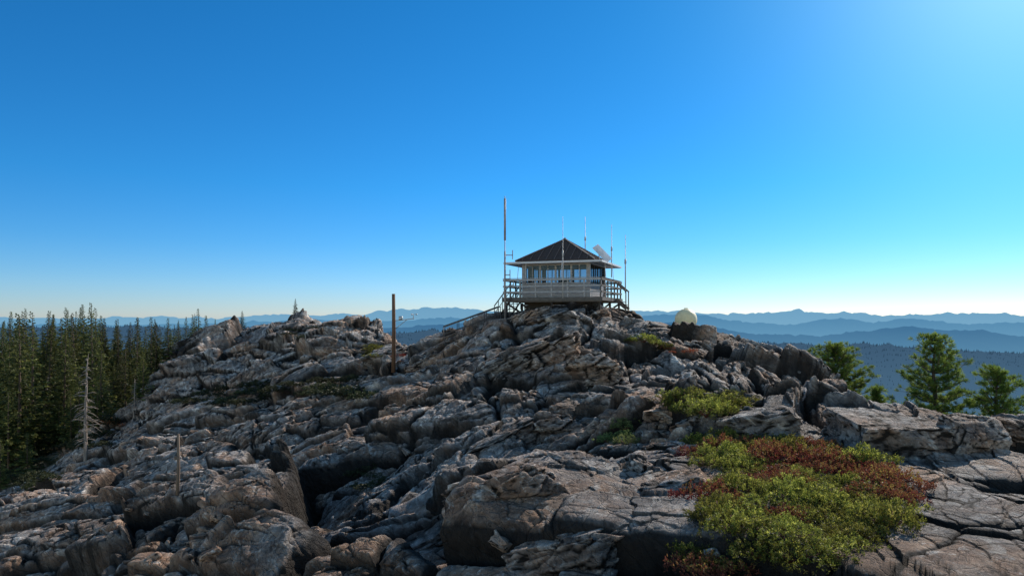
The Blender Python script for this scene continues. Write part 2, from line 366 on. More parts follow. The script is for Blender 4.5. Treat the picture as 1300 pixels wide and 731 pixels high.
def ground(x,y):
    a=x/y; j=int(round((a-A0)/(A1-A0)*(NU-1))); j=min(max(j,0),NU-1)
    i=int(np.searchsorted(Ys,y)); i=min(i,NY-1)
    return float(PG[i,j,2])
VV=HV-F*PG[:,:,2]/PG[:,:,1]
def hit(u,v):
    j=int(round(((u-HU)/F-A0)/(A1-A0)*(NU-1))); j=min(max(j,1),NU-2)
    k=np.nonzero((VV[:,j]<=v)&(Ys>6))[0]
    k=k[0] if len(k) else int(np.argmin(VV[:,j]))
    return Vector(PG[k,j].tolist())
def crest(u):
    j=int(round(((u-HU)/F-A0)/(A1-A0)*(NU-1))); k=int(np.argmin(np.where(Ys<75,VV[:,j],9e9))); return Vector(PG[k,j].tolist()),float(VV[k,j])

# ------------------------------------------------------------ boulders
def boulder_mesh(seed,sub=5,calm=1.0):
    import bmesh
    bm=bmesh.new(); bmesh.ops.create_icosphere(bm,subdivisions=sub,radius=1.0)
    V=np.array([v.co[:] for v in bm.verts],np.float32); Fc=np.array([[v.index for v in f.verts] for f in bm.faces],np.int32); bm.free()
    r=np.random.default_rng(seed)
    V*=1.25
    dirs=[(0,0,1),(0,0,-1),(1,0,0),(-1,0,0),(0,1,0),(0,-1,0)]
    for k in range(17):
        if k<6: nrm=np.array(dirs[k],float)+r.normal(0,0.20*calm,3); dd=r.uniform(0.62,0.82)
        else: nrm=r.normal(0,1,3); dd=r.uniform(0.78,1.0)
        nrm/=np.linalg.norm(nrm); t=V@nrm-dd; t=np.maximum(t,0); V-= (t[:,None]*nrm[None]*0.98).astype(np.float32)
    off=r.uniform(0,40,3).astype(np.float32)
    nl=V/np.linalg.norm(V,axis=1,keepdims=True)
    p=V+off
    dsp=0.07*fbm(p,1.4,5,3,.6)+0.03*fbm(p*np.array([1,1,3.5],np.float32),4,4,7)
    F1,F2,K,_=voro((p+0.25*fbm(p,2,3,9)[:,None])*np.array([1.5,1.6,2.4],np.float32),5)
    g=np.exp(-(F2-F1)/0.04); dsp+=(-0.08*g+0.24*(R4[K][:,0]-.5))*(calm*.6 if calm<1 else 1)
    if sub>4:
        F1,F2,K2,_=voro((p+0.15*fbm(p,4,3,19)[:,None])*np.array([3.4,3.6,6.0],np.float32),6)
        g2=np.exp(-(F2-F1)/0.06); dsp+=(-0.02*g2+0.07*(R4[K2][:,0]-.5))*calm; g=np.maximum(g,g2*.6)
        l,n=ledge((p[:,2]+.1*fbm(p,1.5,2,33))*4); dsp+=(.06*l*sstep(.2,.8,R4[K][:,1])-.01*n)*(1 if calm==1 else 0)
    V=V+nl*dsp[:,None]
    return mesh_np('boulder',V,Fc,ROCK,True,{'crack':g*0.9,'soil':np.zeros(len(V))})
BM=[boulder_mesh(100+i,6 if i<4 else 5) for i in range(8)]
BC=[boulder_mesh(300+i,6,.55) for i in range(2)]
BS=[boulder_mesh(200+i,3) for i in range(6)]
def place_boulder(u,v,wpx,hpx,k,sink=0.6,dep=1.0,label=None,rot=None,lib=None):
    p=hit(u,v); s=p.y/F
    w=wpx*s/2/0.8; h=hpx*s/2/0.75; lib=lib or BM
    o=obj('boulder',lib[k%len(lib)],None,(p.x,p.y+w*0.4,p.z-h*sink),(random.uniform(-.15,.15),(-0.3 if rot is None else rot)+random.uniform(-.12,.12),random.uniform(-.5,.5)),(w,w*dep*0.9,h))
    o['label']=label or 'grey and tan fractured boulder on rocky slope'; o['category']='boulder'; o['group']='boulders on the rocky hill'
blist=[(640,462,110,50),(690,455,110,50),(745,468,100,44),
(668,402,56,26),(712,402,70,28),(752,404,56,26),(790,412,50,24),
(985,530,85,36),
(808,592,76,60),(560,655,240,110),(655,615,130,76),(755,705,170,96),(870,615,90,40),(885,536,50,26),(850,525,60,30),
(500,448,50,22),(540,452,50,20),
(620,560,110,50),(700,545,100,44)]
for i,b in enumerate(blist): place_boulder(*b,i)
place_boulder(1160,580,175,80,0,-.1,.7,'large dark blocky boulder with flat top beside shrubs',0.0,BC)
place_boulder(1240,574,95,70,1,-.05,.7,'large dark blocky boulder with flat top beside shrubs',0.08,BC)
place_boulder(1296,560,70,50,3,.1,.8,'large dark blocky boulder with flat top beside shrubs',0.1)
for i in range(40):
    u=random.uniform(150,1050); v=random.uniform(430,725); p=hit(u,v)
    if p.y>58: continue
    r=random.uniform(0.06,0.18)
    o=obj('boulder',BS[i%6],None,(p.x,p.y,p.z-r*0.1),(random.uniform(-.5,.5),random.uniform(-.6,.3),random.uniform(0,6)),(r*random.uniform(1,1.7),r,r*random.uniform(.5,.9)))
    o['label']='small broken rock lying on the slope'; o['category']='rock'; o['group']='loose rocks on the rocky hill'

# ------------------------------------------------------------ foliage
def cards(Cn,Dr,L,Wd,tint,nrm=None):
    n=len(Cn); Dr=Dr/np.linalg.norm(Dr,axis=1,keepdims=True)
    if nrm is None: nrm=rng.normal(0,1,(n,3))
    sd=np.cross(Dr,nrm); sd/=np.linalg.norm(sd,axis=1,keepdims=True)+1e-9
    L=np.asarray(L).reshape(-1,1)*np.ones((n,1)); Wd=np.asarray(Wd).reshape(-1,1)*np.ones((n,1))
    V=np.stack([Cn,Cn+Dr*L*0.5+sd*Wd*0.5,Cn+Dr*L,Cn+Dr*L*0.5-sd*Wd*0.5],1).reshape(-1,3)
    Fq=np.arange(4*n).reshape(n,4)
    return V,Fq,np.repeat(tint,4)
def shrub_mesh(seed,mat,tips=240,leaves=12,ll=0.072,hgt=0.55,name='shrub_foliage'):
    r=np.random.default_rng(seed)
    a=r.uniform(0,2*np.pi,tips); q=np.sqrt(r.uniform(0,1,tips)); lob=1+0.3*np.sin(a*3+seed)+0.2*np.sin(a*5+seed*2)
    x=np.cos(a)*q*lob; y=np.sin(a)*q*lob
    z=hgt*np.sqrt(np.clip(1-0.85*q*q,0.05,1))*(0.65+0.5*r.random(tips))+0.12*np.sin(x*6+seed)*np.cos(y*5)
    z*= np.where(r.random(tips)<0.3,r.uniform(.3,.9,tips),1)
    T=np.stack([x,y,z],1)
    base=np.repeat(T,leaves,0); n=len(base)
    out=np.repeat(np.stack([x*.5,y*.5,np.full(tips,0.8)],1),leaves,0)+r.normal(0,0.55,(n,3))
    base=base+r.normal(0,0.03,(n,3))-np.array([0,0,0.12])*r.random((n,1))
    tt=np.repeat(r.random(tips),leaves)*0.6+r.random(n)*0.4
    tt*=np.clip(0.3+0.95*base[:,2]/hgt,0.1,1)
    V,Fq,t=cards(base,out,ll*r.uniform(.7,1.3,n),ll*0.55,tt)
    return mesh_np(name,V,Fq,mat,False,{'tint':t})
def stem_mesh(seed,hgt=0.45,nst=16):
    r=random.Random(seed); b=MB()
    for i in range(nst):
        a=r.uniform(0,6.28); q=r.uniform(.3,.85)
        b.tube([(0,0,-0.1),(math.cos(a)*q*.5,math.sin(a)*q*.5,hgt*.35),(math.cos(a)*q,math.sin(a)*q,hgt*.75)],[.03,.02,.008],5)
    return b.mesh('stems',M_STEM,True)
SH={'m':[shrub_mesh(i,M_MANZ) for i in range(6)],'r':[shrub_mesh(10+i,M_MANR) for i in range(3)],'d':[shrub_mesh(20+i,M_DARKS,170,8,0.12,0.5) for i in range(4)],
    'p':[shrub_mesh(30,M_PALES,200,9,0.10,0.9)],'u':[shrub_mesh(40,M_RUST,120,8,0.11,0.6)]}
STM=[stem_mesh(i) for i in range(3)]
LB={'m':('low yellow green manzanita shrub spreading over rock','manzanita shrubs on the rocks'),'r':('reddish brown manzanita shrub over rock','manzanita shrubs on the rocks'),
 'd':('dark green low brush growing between rocks','dark brush between the rocks'),'p':('pale green leafy shrub in a rock gap','manzanita shrubs on the rocks'),'u':('rust coloured dry shrub beside rocks','dark brush between the rocks')}
def shrub(p,rad,kind,h=1.0,k=0):
    e=empty('shrub',p,(0,0,random.uniform(0,6.28)),label=LB[kind][0],category='shrub',group=LB[kind][1])
    l=SH[kind]; obj('foliage',l[k%len(l)],e,scale=(rad,rad,rad*h))
    if kind in 'mrp': obj('stems',STM[k%3],e,scale=(rad,rad,rad*h))
def inpoly(x,y,pl):
    c=False; j=len(pl)-1
    for i in range(len(pl)):
        if (pl[i][1]>y)!=(pl[j][1]>y) and x<(pl[j][0]-pl[i][0])*(y-pl[i][1])/(pl[j][1]-pl[i][1])+pl[i][0]: c=not c
        j=i
    return c
def mat_of_shrubs(pl,kind,rad,sep,redfn=None,h=1.0,maxn=200):
    xs=[p[0] for p in pl]; ys=[p[1] for p in pl]; pts=[]; tries=0
    while tries<3500 and len(pts)<maxn:
        tries+=1; u=random.uniform(min(xs),max(xs)); v=random.uniform(min(ys),max(ys))
        if not inpoly(u,v,pl): continue
        p=hit(u,v)
        if any((p-q).length<sep for q in pts): continue
        pts.append(p); k=kind
        if redfn and redfn(u,v): k='r'
        r=rad*random.uniform(.6,1.35)
        shrub((p.x,p.y,p.z-0.03),r,k,h*random.uniform(.7,1.4),len(pts))
mat_of_shrubs([(868,570),(905,556),(950,554),(1050,568),(1105,590),(1130,614),(1150,645),(1135,668),(1090,690),(1040,710),(970,726),(905,740),(872,716),(914,668),(900,644),(940,606),(900,588)],'m',0.37,0.31,lambda u,v:(u>940 and v<622 and random.random()<.45) or (u>1085 and 622<v<655 and random.random()<.35) or random.random()<.10,.92,165)
mat_of_shrubs([(850,508),(880,500),(930,505),(946,514),(930,526),(880,526),(854,518)],'m',0.42,0.37,None,.85,24)
mat_of_shrubs([(765,558),(790,540),(812,546),(800,567),(770,572)],'p',0.34,0.4,None,1.0,4)
mat_of_shrubs([(800,436),(825,432),(842,440),(820,448)],'m',0.45,0.5,None,.8,6)
mat_of_shrubs([(462,445),(480,434),(494,440),(485,456)],'m',0.7,0.6,None,.8,6)
mat_of_shrubs([(1070,538),(1090,532),(1112,538),(1105,548)],'m',0.36,0.35,None,.8,5)
mat_of_shrubs([(845,446),(870,444),(872,452)],'u',0.3,0.5,None,.6,3)
mat_of_shrubs([(225,507),(330,486),(430,478),(480,486),(470,505),(380,506),(300,518),(235,518)],'d',0.85,1.0,None,.65,32)
mat_of_shrubs([(330,420),(400,412),(440,424),(360,434)],'d',0.6,1.4,None,.5,4)
mat_of_shrubs([(430,600),(470,590),(480,615),(440,620)],'d',0.35,0.35,None,.6,6)
mat_of_shrubs([(0,560),(100,560),(190,510),(180,545),(60,615),(0,630)],'d',1.0,1.7,None,.9,22)
mat_of_shrubs([(140,535),(160,530),(165,545)],'u',0.8,1.0,None,.8,2)
mat_of_shrubs([(500,450),(530,450),(525,460),(500,462)],'u',0.5,0.7,None,.5,2)

def fir_meshes(seed,Hh=10.0,nb=150,sparse=0.0):
    r=np.random.default_rng(seed); rr=random.Random(seed)
    b=MB(); bend=rr.uniform(-.15,.15)
    pts=[(bend*math.sin(t*2.5),bend*.5*math.sin(t*3),Hh*t) for t in (0,.25,.5,.75,.985)]
    b.tube([(0,0,-0.8)]+pts,[.17,.15,.11,.07,.04,.012],7)
    Cn=[];Dr=[];L=[];Wd=[];T=[]
    lo=0.04+0.1*rr.random(); wid=rr.uniform(.19,.26)
    for i in range(nb):
        t=lo+(1-lo)*(i/nb)**0.9; z=Hh*t
        Lb=Hh*wid*(1-t)**1.0*rr.uniform(.5,1.2)+0.05
        if rr.random()<sparse: Lb*=.45
        a=i*2.399+rr.uniform(-.5,.5)
        droop=-0.3-0.25*(1-t)+(0.6*t)
        dv=np.array([math.cos(a),math.sin(a),droop*.6])
        m=max(5,int(Lb*16)); s=r.uniform(.1,1,m)**.8
        p=np.array([0,0,z])+dv*Lb*s[:,None]; p[:,2]+=Lb*.12*s*s
        side=np.array([-math.sin(a),math.cos(a),0])
        sg=r.choice([-1,1],m)[:,None]
        dd=dv*.7+side*sg*r.uniform(.2,1.0,(m,1))+np.array([0,0,-.2])+r.normal(0,.2,(m,3))
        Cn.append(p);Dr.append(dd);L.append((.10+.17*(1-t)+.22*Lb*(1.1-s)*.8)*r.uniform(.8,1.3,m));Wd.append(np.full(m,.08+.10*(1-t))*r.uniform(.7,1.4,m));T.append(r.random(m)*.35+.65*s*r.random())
    Cn=np.concatenate(Cn);Dr=np.concatenate(Dr);L=np.concatenate(L);Wd=np.concatenate(Wd);T=np.concatenate(T)
    nr=np.tile([0,0,1.0],(len(Cn),1))+r.normal(0,.7,(len(Cn),3))
    V,Fq,t=cards(Cn,Dr,L,Wd,T,nr)
    V2,F2_,t2=cards(Cn,Dr+r.normal(0,.3,Dr.shape),L*.8,Wd,T,r.normal(0,1,(len(Cn),3)))
    V=np.concatenate([V,V2]);Fq=np.concatenate([Fq,F2_+len(V)//2]);t=np.concatenate([t,t2])
    return b.mesh('trunk',M_BARK,True),mesh_np('crown',V,Fq,M_FIR,False,{'tint':t})
FIR=[fir_meshes(i,10.0,(115,140,165)[i%3],(0.1,.25,.35)[i%3]) for i in range(9)]
def fir(x,y,h,k,wide=1.0,lab='pointed dark green fir tree on forested slope'):
    z=ground(x,y)-0.1; e=empty('fir_tree',(x,y,z),(random.uniform(-.03,.03),random.uniform(-.03,.03),random.uniform(0,6.28)),label=lab,category='tree',group='conifers on the forested slope')
    s=h/10; w=s**0.8*wide*random.uniform(.8,1.2)
    obj('trunk',FIR[k%9][0],e,scale=(w,w,s)); obj('crown',FIR[k%9][1],e,scale=(w,w,s))
def snag_mesh(seed,Hh=10):
    rr=random.Random(seed); b=MB(); bx=rr.uniform(-.15,.15)
    ax=lambda z: Vector((bx*math.sin(z/Hh*3)+.05*math.sin(z*1.7),.1*z/Hh,z))
    b.tube([(0,0,-.8)]+[ax(Hh*t) for t in (0,.2,.4,.55,.7,.85,1)],[.19,.17,.14,.12,.10,.07,.05,.015],7)
    for i in range(80):
        t=rr.uniform(.15,.97); z=Hh*t; a=rr.uniform(0,6.28); L=rr.uniform(.5,2.0)*(1.12-t)
        d=Vector((math.cos(a),math.sin(a),rr.uniform(-.6,.2)))
        p0=ax(z); p1=p0+d*L*.6; p2=p0+d*L+Vector((0,0,-.15*L))
        b.tube([p0,p1,p2],[.045,.032,.014],4)
        if L>.5:
            for s in (-1,1): b.cyl(p1,p1+Vector((-d.y*s,d.x*s,rr.uniform(-.3,.3)))*L*.3+d*.1,.020,.009,3)
    return b.mesh('trunk',M_SNAG,True)
SNAG=[snag_mesh(i) for i in range(4)]
def snag(x,y,h,k,lab='bare grey brown dead conifer with broken branches'):
    z=ground(x,y)-.1; s=h/10
    o=obj('dead_tree',SNAG[k%4],None,(x,y,z),(random.uniform(-.03,.03),random.uniform(-.03,.03),random.uniform(0,6.28)),(s**.7,s**.7,s)); o['label']=lab; o['category']='tree'; o['group']='dead trees on the forested slope'
def topv(u):
    return np.interp(u,[-60,0,60,110,150,210,250,285,320],[364,368,388,378,392,396,388,400,410])
cnt=0; kept=[]
for i in range(1500):
    if cnt>=150: break
    Y=random.uniform(60,128); u=random.uniform(-70,305)
    x=(u-HU)/F*Y
    if Y<85 and u>200: continue
    if (u>250 and Y<92): continue
    if any((x-a)**2+(Y-b)**2<2.7**2 for a,b in kept): continue
    vt=topv(u)+abs(random.gauss(0,1))*(30 if Y>85 else 60)+random.uniform(0,12)
    zt=(HV-vt)/F*Y; g=ground(x,Y); h=zt-g
    if h<3.0: continue
    h=min(h,19); kept.append((x,Y))
    cnt+=1
    fir(x,Y,h,i,1.0)
for i,(u,v,h) in enumerate([(10,600,7),(45,580,6),(75,570,5),(5,560,9),(140,530,5),(160,505,6),(60,540,8),(180,495,5),(200,480,5),(222,457,4.5),(30,520,9),(120,500,7),(-20,620,8),(25,560,6),(85,510,6),(188,505,4),(150,520,4.5),(20,580,5),(130,545,3.5),(60,565,4.5),(170,512,5),(0,625,4),(35,605,3.5),(98,560,4.5)]):
    p=hit(u,v); fir(p.x,p.y,h,i+3,1.1,'young green fir at the edge of the rocks')
for i,(u,v,h) in enumerate([(112,580,7.4),(60,530,5),(176,520,3.2)]):
    p=hit(u,v); snag(p.x,p.y,h,i)
for u,h in ((372,1.7),(308,1.9),(330,1.0)):
    p,_=crest(u); fir(p.x,p.y+.2,h,2,1.1,'tiny fir growing on top of rock outcrop')

def pine_meshes(seed,Hh,crown_lo,rad,dens=64,pw=.75):
    r=np.random.default_rng(seed); rr=random.Random(seed); b=MB()
    pts=[(0,0,-.8),(0,0,0),(.08,.05,Hh*.35),(-.05,.1,Hh*.7),(.02,.05,Hh*.98)]
    b.tube(pts,[.17,.15,.11,.06,.015],8); tips=[]
    nb=dens
    for i in range(nb):
        t0=i/nb; t0=(math.floor(t0*11)+0.35*rr.random()+.2)/11 if rr.random()<.75 else t0
        t=crown_lo+(1-crown_lo)*t0; z=Hh*t; q=t0
        Lb=rad*((1-q)**pw)*min(1,.55+q*2.5)*rr.uniform(.5,1.15)+.06
        a=i*2.399+rr.uniform(-.6,.6); up=rr.uniform(-.05,.3)+.6*q
        d=Vector((math.cos(a),math.sin(a),up)); p0=Vector((0,.05,z-.1)); p1=p0+Vector((d.x,d.y,up*.4))*Lb*.5; p2=p0+Vector((d.x,d.y,up))*Lb
        b.tube([p0,p1,p2],[.03,.02,.008],5)
        for s in np.linspace(.35,1,max(2,int(Lb*4.4))):
            pp=p1.lerp(p2,max(0,(s-.5)*2)) if s>.5 else p0.lerp(p1,s*2)
            for _ in range(2 if s<1 else 3):
                off=Vector((rr.gauss(0,1),rr.gauss(0,1),rr.gauss(.3,.45)))*.12
                q2=pp+off; b.cyl(pp,q2,.009,.006,3)
                tips.append((np.array(q2),np.array((off+d*.15).normalized())))
    tips.append((np.array([.02,.05,Hh]),np.array([0,0,1.])))
    Tp=np.array([t[0] for t in tips]);Dp=np.array([t[1] for t in tips]); m=40
    base=np.repeat(Tp,m,0)-np.repeat(Dp,m,0)*r.uniform(0,.14,(len(Tp)*m,1)); dr=np.repeat(Dp,m,0)*.75+r.normal(0,.5,(len(base),3))+np.array([0,0,.2])
    tt=np.repeat(r.random(len(Tp)),m)*.6+.4*r.random(len(base))
    V,Fq,t=cards(base,dr,.18*r.uniform(.8,1.2,len(base)),.017,tt)
    return b.mesh('trunk',M_BARK,True),mesh_np('crown',V,Fq,M_PINE,False,{'tint':t})
def pine(u,vt,Y,rad,Hh,seed,lo=.25,lab='bushy green pine behind the rocks',dens=64,pw=.75):
    x=(u-HU)/F*Y; zt=(HV-vt)/F*Y; zb=ground(x,Y); Hh=max(zt-zb,2.0)
    a,c=pine_meshes(seed,Hh,lo,rad,dens,pw)
    e=empty('pine_tree',(x,Y,zb),(0,0,0),label=lab,category='tree')
    obj('trunk',a,e); obj('crown',c,e)
pine(1188,424,30,2.2,5.6,1,.12,'open crowned green pine standing behind boulders',115,.7)
pine(1060,440,40,2.3,6,2,.2,'dense rounded green pine beyond the ridge',155,.5)
pine(1268,468,28,1.7,4.5,3,.1,'short bushy pine beside larger pine',100,.65)
pine(1114,502,27,.35,3,5,.3,'small young pine in a rock gap',30)

# ------------------------------------------------------------ fire lookout
LO=empty('fire_lookout',(3.32,42.8,0),(0,0,math.radians(-20)),label='white wooden fire lookout cabin with catwalk on rocky summit',category='lookout tower')
FZ=1.05; EZ=3.18; hc=2.1; hd=3.0
b=MB()
for z in np.arange(-1.6,0.74,0.2):
    o=0.0 if int(round(z*5))%2 else 0.012
    for sx in (-1,1):
        b.box(sx*1.95-.06-o,sx*1.95+.06+o,-2.0,2.0,z+.006,z+.194); b.box(-1.89,1.89,sx*1.95-.06-o,sx*1.95+.06+o,z+.006,z+.194)
obj('foundation',b.mesh('foundation',M_DARKW),LO)
b=MB()
for i in range(42):
    x=-hd+.075+i*(2*hd/42); b.box(x-.065,x+.065,-hd,hd,FZ-.05,FZ)
for y in (-hd+.04,-2.0,-1,0,1,2.0,hd-.04): b.box(-hd+.002,hd-.002,y-.04,y+.04,FZ-.27,FZ-.053)
for x in (-hd-.03,hd+.03): b.box(x-.025,x+.025,-hd-.05,hd+.05,FZ-.20,FZ+.004)
for y in (-hd-.03,hd+.03): b.box(-hd,hd,y-.024,y+.024,FZ-.198,FZ+.003)
obj('deck',b.mesh('deck',M_GREYW),LO)
for sx in (-1,0,1):
    for sy in (-1,0,1):
        if sx==0 and sy==0: continue
        b=MB(); x=sx*(hd-.15); y=sy*(hd-.15)
        b.box(x-.06,x+.06,y-.06,y+.06,-2.2,FZ-.29)
        b.beam((x*.99,y*.99,FZ-.35),(x*.66,y*.66,-.1),.07,.1)
        obj('support_post',b.mesh('support_post',M_DARKW),LO)
def side(k): return Matrix.Rotation(k*math.pi/2,4,'Z')
for k in range(4):
    b=MB(); y=-hd+.03
    for i in range(7):
        x=-hd+.06+i*(2*hd-.12)/6
        b.box(x-.04,x+.04,y+.0,y+.08,FZ+.005,FZ+1.08)
    for j,(z,h) in enumerate(((FZ+.98,.11),(FZ+.62,.09),(FZ+.27,.09))):
        b.box(-hd-.02,hd-.05,y-.045,y-.005,z,z+h)
    b.box(-hd-.03,hd-.06,y-.06,y+.1,FZ+1.12,FZ+1.15)
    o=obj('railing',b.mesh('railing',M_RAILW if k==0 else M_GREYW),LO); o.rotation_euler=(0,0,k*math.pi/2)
b=MB()
for k in range(4):
    R=side(k); bb=MB()
    bb.box(-hc,hc-.1,-hc,-hc+.1,FZ+.002,FZ+.80); bb.box(-hc,hc-.1,-hc,-hc+.1,3.04,EZ)
    bb.box(hc-.16,hc+.02,-hc-.02,-hc+.16,FZ+.001,EZ+.002)
    for z in np.arange(FZ+.1,FZ+.75,.14): bb.box(-hc+.03,hc-.17,-hc-.012,-hc+.002,z,z+.12)
    bb.box(-hc-.0,hc-.165,-hc-.04,-hc+.0,FZ+.80,FZ+.85)
    st=len(b.v); b.v+=[R@v for v in bb.v]; b.f+=[tuple(i+st for i in f) for f in bb.f]
obj('wall',b.mesh('wall',M_WALL),LO)
b=MB(); b.box(-hc+.11,hc-.11,-hc+.11,hc-.11,FZ+.002,FZ+.04); obj('floor',b.mesh('floor',M_DARKW),LO)
for k in range(4):
    nW=4; w=(2*hc-.32)/nW
    for i in range(nW):
        x0=-hc+.16+i*w; x1=x0+w
        if k==3 and i==2:
            b=MB(); b.box(x0+.03,x1-.03,-hc-.02,-hc+.03,FZ+.86,3.0); b.box(x0+.1,x0+.14,-hc-.06,-hc-.02,FZ+1.0,FZ+1.1)
            o=obj('door',b.mesh('door',M_GREYW),LO); o.rotation_euler=(0,0,k*math.pi/2); continue
        e=obj('window',None,LO); e.rotation_euler=(0,0,k*math.pi/2)
        b=MB(); z0,z1=FZ+.86,3.03; y0,y1=-hc+.0,-hc+.07
        b.box(x0,x0+.055,y0,y1,z0,z1); b.box(x1-.055,x1,y0,y1,z0,z1); b.box(x0+.055,x1-.055,y0,y1,z0,z0+.05); b.box(x0+.055,x1-.055,y0,y1,z1-.05,z1)
        xm=(x0+x1)/2; b.box(xm-.02,xm+.02,y0+.01,y1-.01,z0+.05,z1-.05)
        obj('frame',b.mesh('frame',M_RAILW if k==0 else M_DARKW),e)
        b=MB(); b.poly([(x0+.05,-hc+.035,z0+.04),(x1-.05,-hc+.035,z0+.04),(x1-.05,-hc+.035,z1-.04),(x0+.05,-hc+.035,z1-.04)])
        obj('glass',b.mesh('glass',M_GLASS),e)
b=MB(); b.box(-hc+.02,hc-.02,-hc+.02,hc-.02,EZ+.01,EZ+.06); obj('ceiling',b.mesh('ceiling',M_DARKW),LO)
b=MB(); nC=12; hr=2.42; z0=3.27; z1=4.74
for i in range(nC):
    t0=i/nC; t1=(i+1)/nC; r0=hr*(1-t0)+.03; r1=hr*(1-t1)-.0; za=z0+(z1-z0)*t0; zb=z0+(z1-z0)*t1+.02
    n0=len(b.v)
    for (r,z) in ((r0,za-.035),(r0,za+.012),(max(r1,.01),zb)):
        for sx,sy in ((-1,-1),(1,-1),(1,1),(-1,1)): b.v.append(Vector((sx*r,sy*r,z)))
    for q in range(2):
        for s in range(4): b.f.append((n0+q*4+s,n0+q*4+(s+1)%4,n0+q*4+4+(s+1)%4,n0+q*4+4+s))
    if i==0: b.f.append((n0,n0+3,n0+2,n0+1))
roof=obj('roof',b.mesh('roof',M_ROOF),LO)
b=MB()
for sx,sy in ((-1,-1),(1,-1),(1,1),(-1,1)): b.beam((sx*(hr+.03),sy*(hr+.03),z0+.03),(0,0,z1+.05),.08,.04)
b.box(-.07,.07,-.07,.07,z1-.05,z1+.10)
obj('ridge_cap',b.mesh('ridge_cap',M_RIDGE),roof)
b=MB()
for k in range(4):
    R=side(k)
    for x in np.arange(-2.0,2.01,.5):
        t=1-abs(x)/hr
        if t<.06: continue
        p=R@Vector((x,-hr-.01,z0+.045)); q=R@Vector((x,-hr*(1-t)-.02,z0+(z1-z0)*t+.04)); b.beam(p,q,.045,.03)
obj('roof_batten',b.mesh('roof_batten',M_SEAM),roof,kind='stuff')
for k in range(4):
    b=MB(); zi,zo=3.235,3.15; th=.05; ri,ro=2.13,2.98
    pts=[(-ri,-ri,zi),(ri-.01,-ri,zi),(ro-.012,-ro,zo),(-ro,-ro,zo)]
    n0=len(b.v); b.v+=[Vector(p) for p in pts]+[Vector(p)-Vector((0,0,th)) for p in pts]
    b.f+=[(n0+3,n0+2,n0+1,n0),(n0+4,n0+5,n0+6,n0+7)]+[(n0+i,n0+(i+1)%4,n0+4+(i+1)%4,n0+4+i) for i in range(4)]
    b.box(-ro+.0,ro-.03,-ro-.03,-ro-.001,zo-.09,zo+.02)
    for x in (-1.6,.6): b.beam((x,-ro+.1,zo-.06),(x,-hd+.05,FZ+1.16),.025,.025)
    o=obj('shutter',b.mesh('shutter',M_WHITE),LO); o.rotation_euler=(0,0,k*math.pi/2)
b=MB(); b.cyl((0,0,FZ+.05),(0,0,FZ+.95),.22,.18,12); b.cyl((0,0,FZ+.95),(0,0,FZ+1.05),.32,.32,20); b.beam((-.3,0,FZ+1.12),(.3,0,FZ+1.12),.03,.12)
obj('fire_finder_stand',b.mesh('fire_finder_stand',M_DARKW,False),LO)
SP=obj('solar_panel',None,LO)
a_=Vector((.74,.0,-.78)).normalized(); b_=Vector((.30,.66,.60)); b_=(b_-a_*b_.dot(a_)).normalized(); n_=a_.cross(b_).normalized()
if n_.z<0: n_=-n_
c_=Vector((2.66,-1.3,3.68))
b=MB()
for s in (-.30,.22): b.beam(c_+a_*s-n_*.05,Vector((c_.x+a_.x*s,c_.y+.3,3.15)),.05,.05)
b.beam(c_-a_*.5-n_*.06,c_+a_*.5-n_*.06,.05,.05)
obj('frame',b.mesh('frame',M_METAL),SP)
b=MB(); b.beam(c_-a_*.62,c_+a_*.62,.52,.03,n_); obj('panel',b.mesh('panel',M_PANW),SP)
b=MB()
for i in range(3): b.box(hd+.08+i*.22,hd+.3+i*.22,.6,1.5,FZ-.06-i*.19,FZ-.02-i*.19)
for y in (.6,1.5):
    b.beam((hd+.06,y,FZ-.1),(hd+.75,y,FZ-.68),.05,.16); b.beam((hd+.06,y,FZ+1.0),(hd+.75,y,FZ+.4),.05,.09); b.beam((hd+.72,y,FZ+.45),(hd+.72,y,FZ-1.2),.06,.06)
obj('staircase',b.mesh('staircase',M_GREYW),LO)

ST=empty('staircase',(0,0,0),label='narrow metal railed stair climbing over rocks to catwalk',category='stairs')
def flight(p0,p1,ns):
    dv=p1-p0; sd=Vector((-dv.y,dv.x,0)).normalized()*.36
    b=MB()
    for s in (-1,1): b.beam(p0+sd*s+Vector((0,0,-.1)),p1+sd*s+Vector((0,0,-.1)),.04,.10)
    for i in range(ns):
        c=p0+dv*((i+.5)/ns); b.beam(c-sd,c+sd,.22,.03)
    obj('steps',b.mesh('steps',M_DARKW),ST)
    for s in (-1,1):
        b=MB()
        for i in range(5):
            c=p0+dv*(i/4)+sd*s; b.cyl(c+Vector((0,0,-.6)),c+Vector((0,0,.95)),.024,n=6)
        b.cyl(p0+sd*s+Vector((0,0,.95)),p1+sd*s+Vector((0,0,.95)),.032,n=6); b.cyl(p0+sd*s+Vector((0,0,.5)),p1+sd*s+Vector((0,0,.5)),.02,n=6)
        obj('handrail',b.mesh('handrail',M_RAIL,True),ST)
flight(Vector((-3.9,39.2,-1.6)),Vector((-0.75,39.9,-0.45)),11)
flight(Vector((-0.7,40.1,-0.4)),Vector((0.2,42.5,0.95)),8)

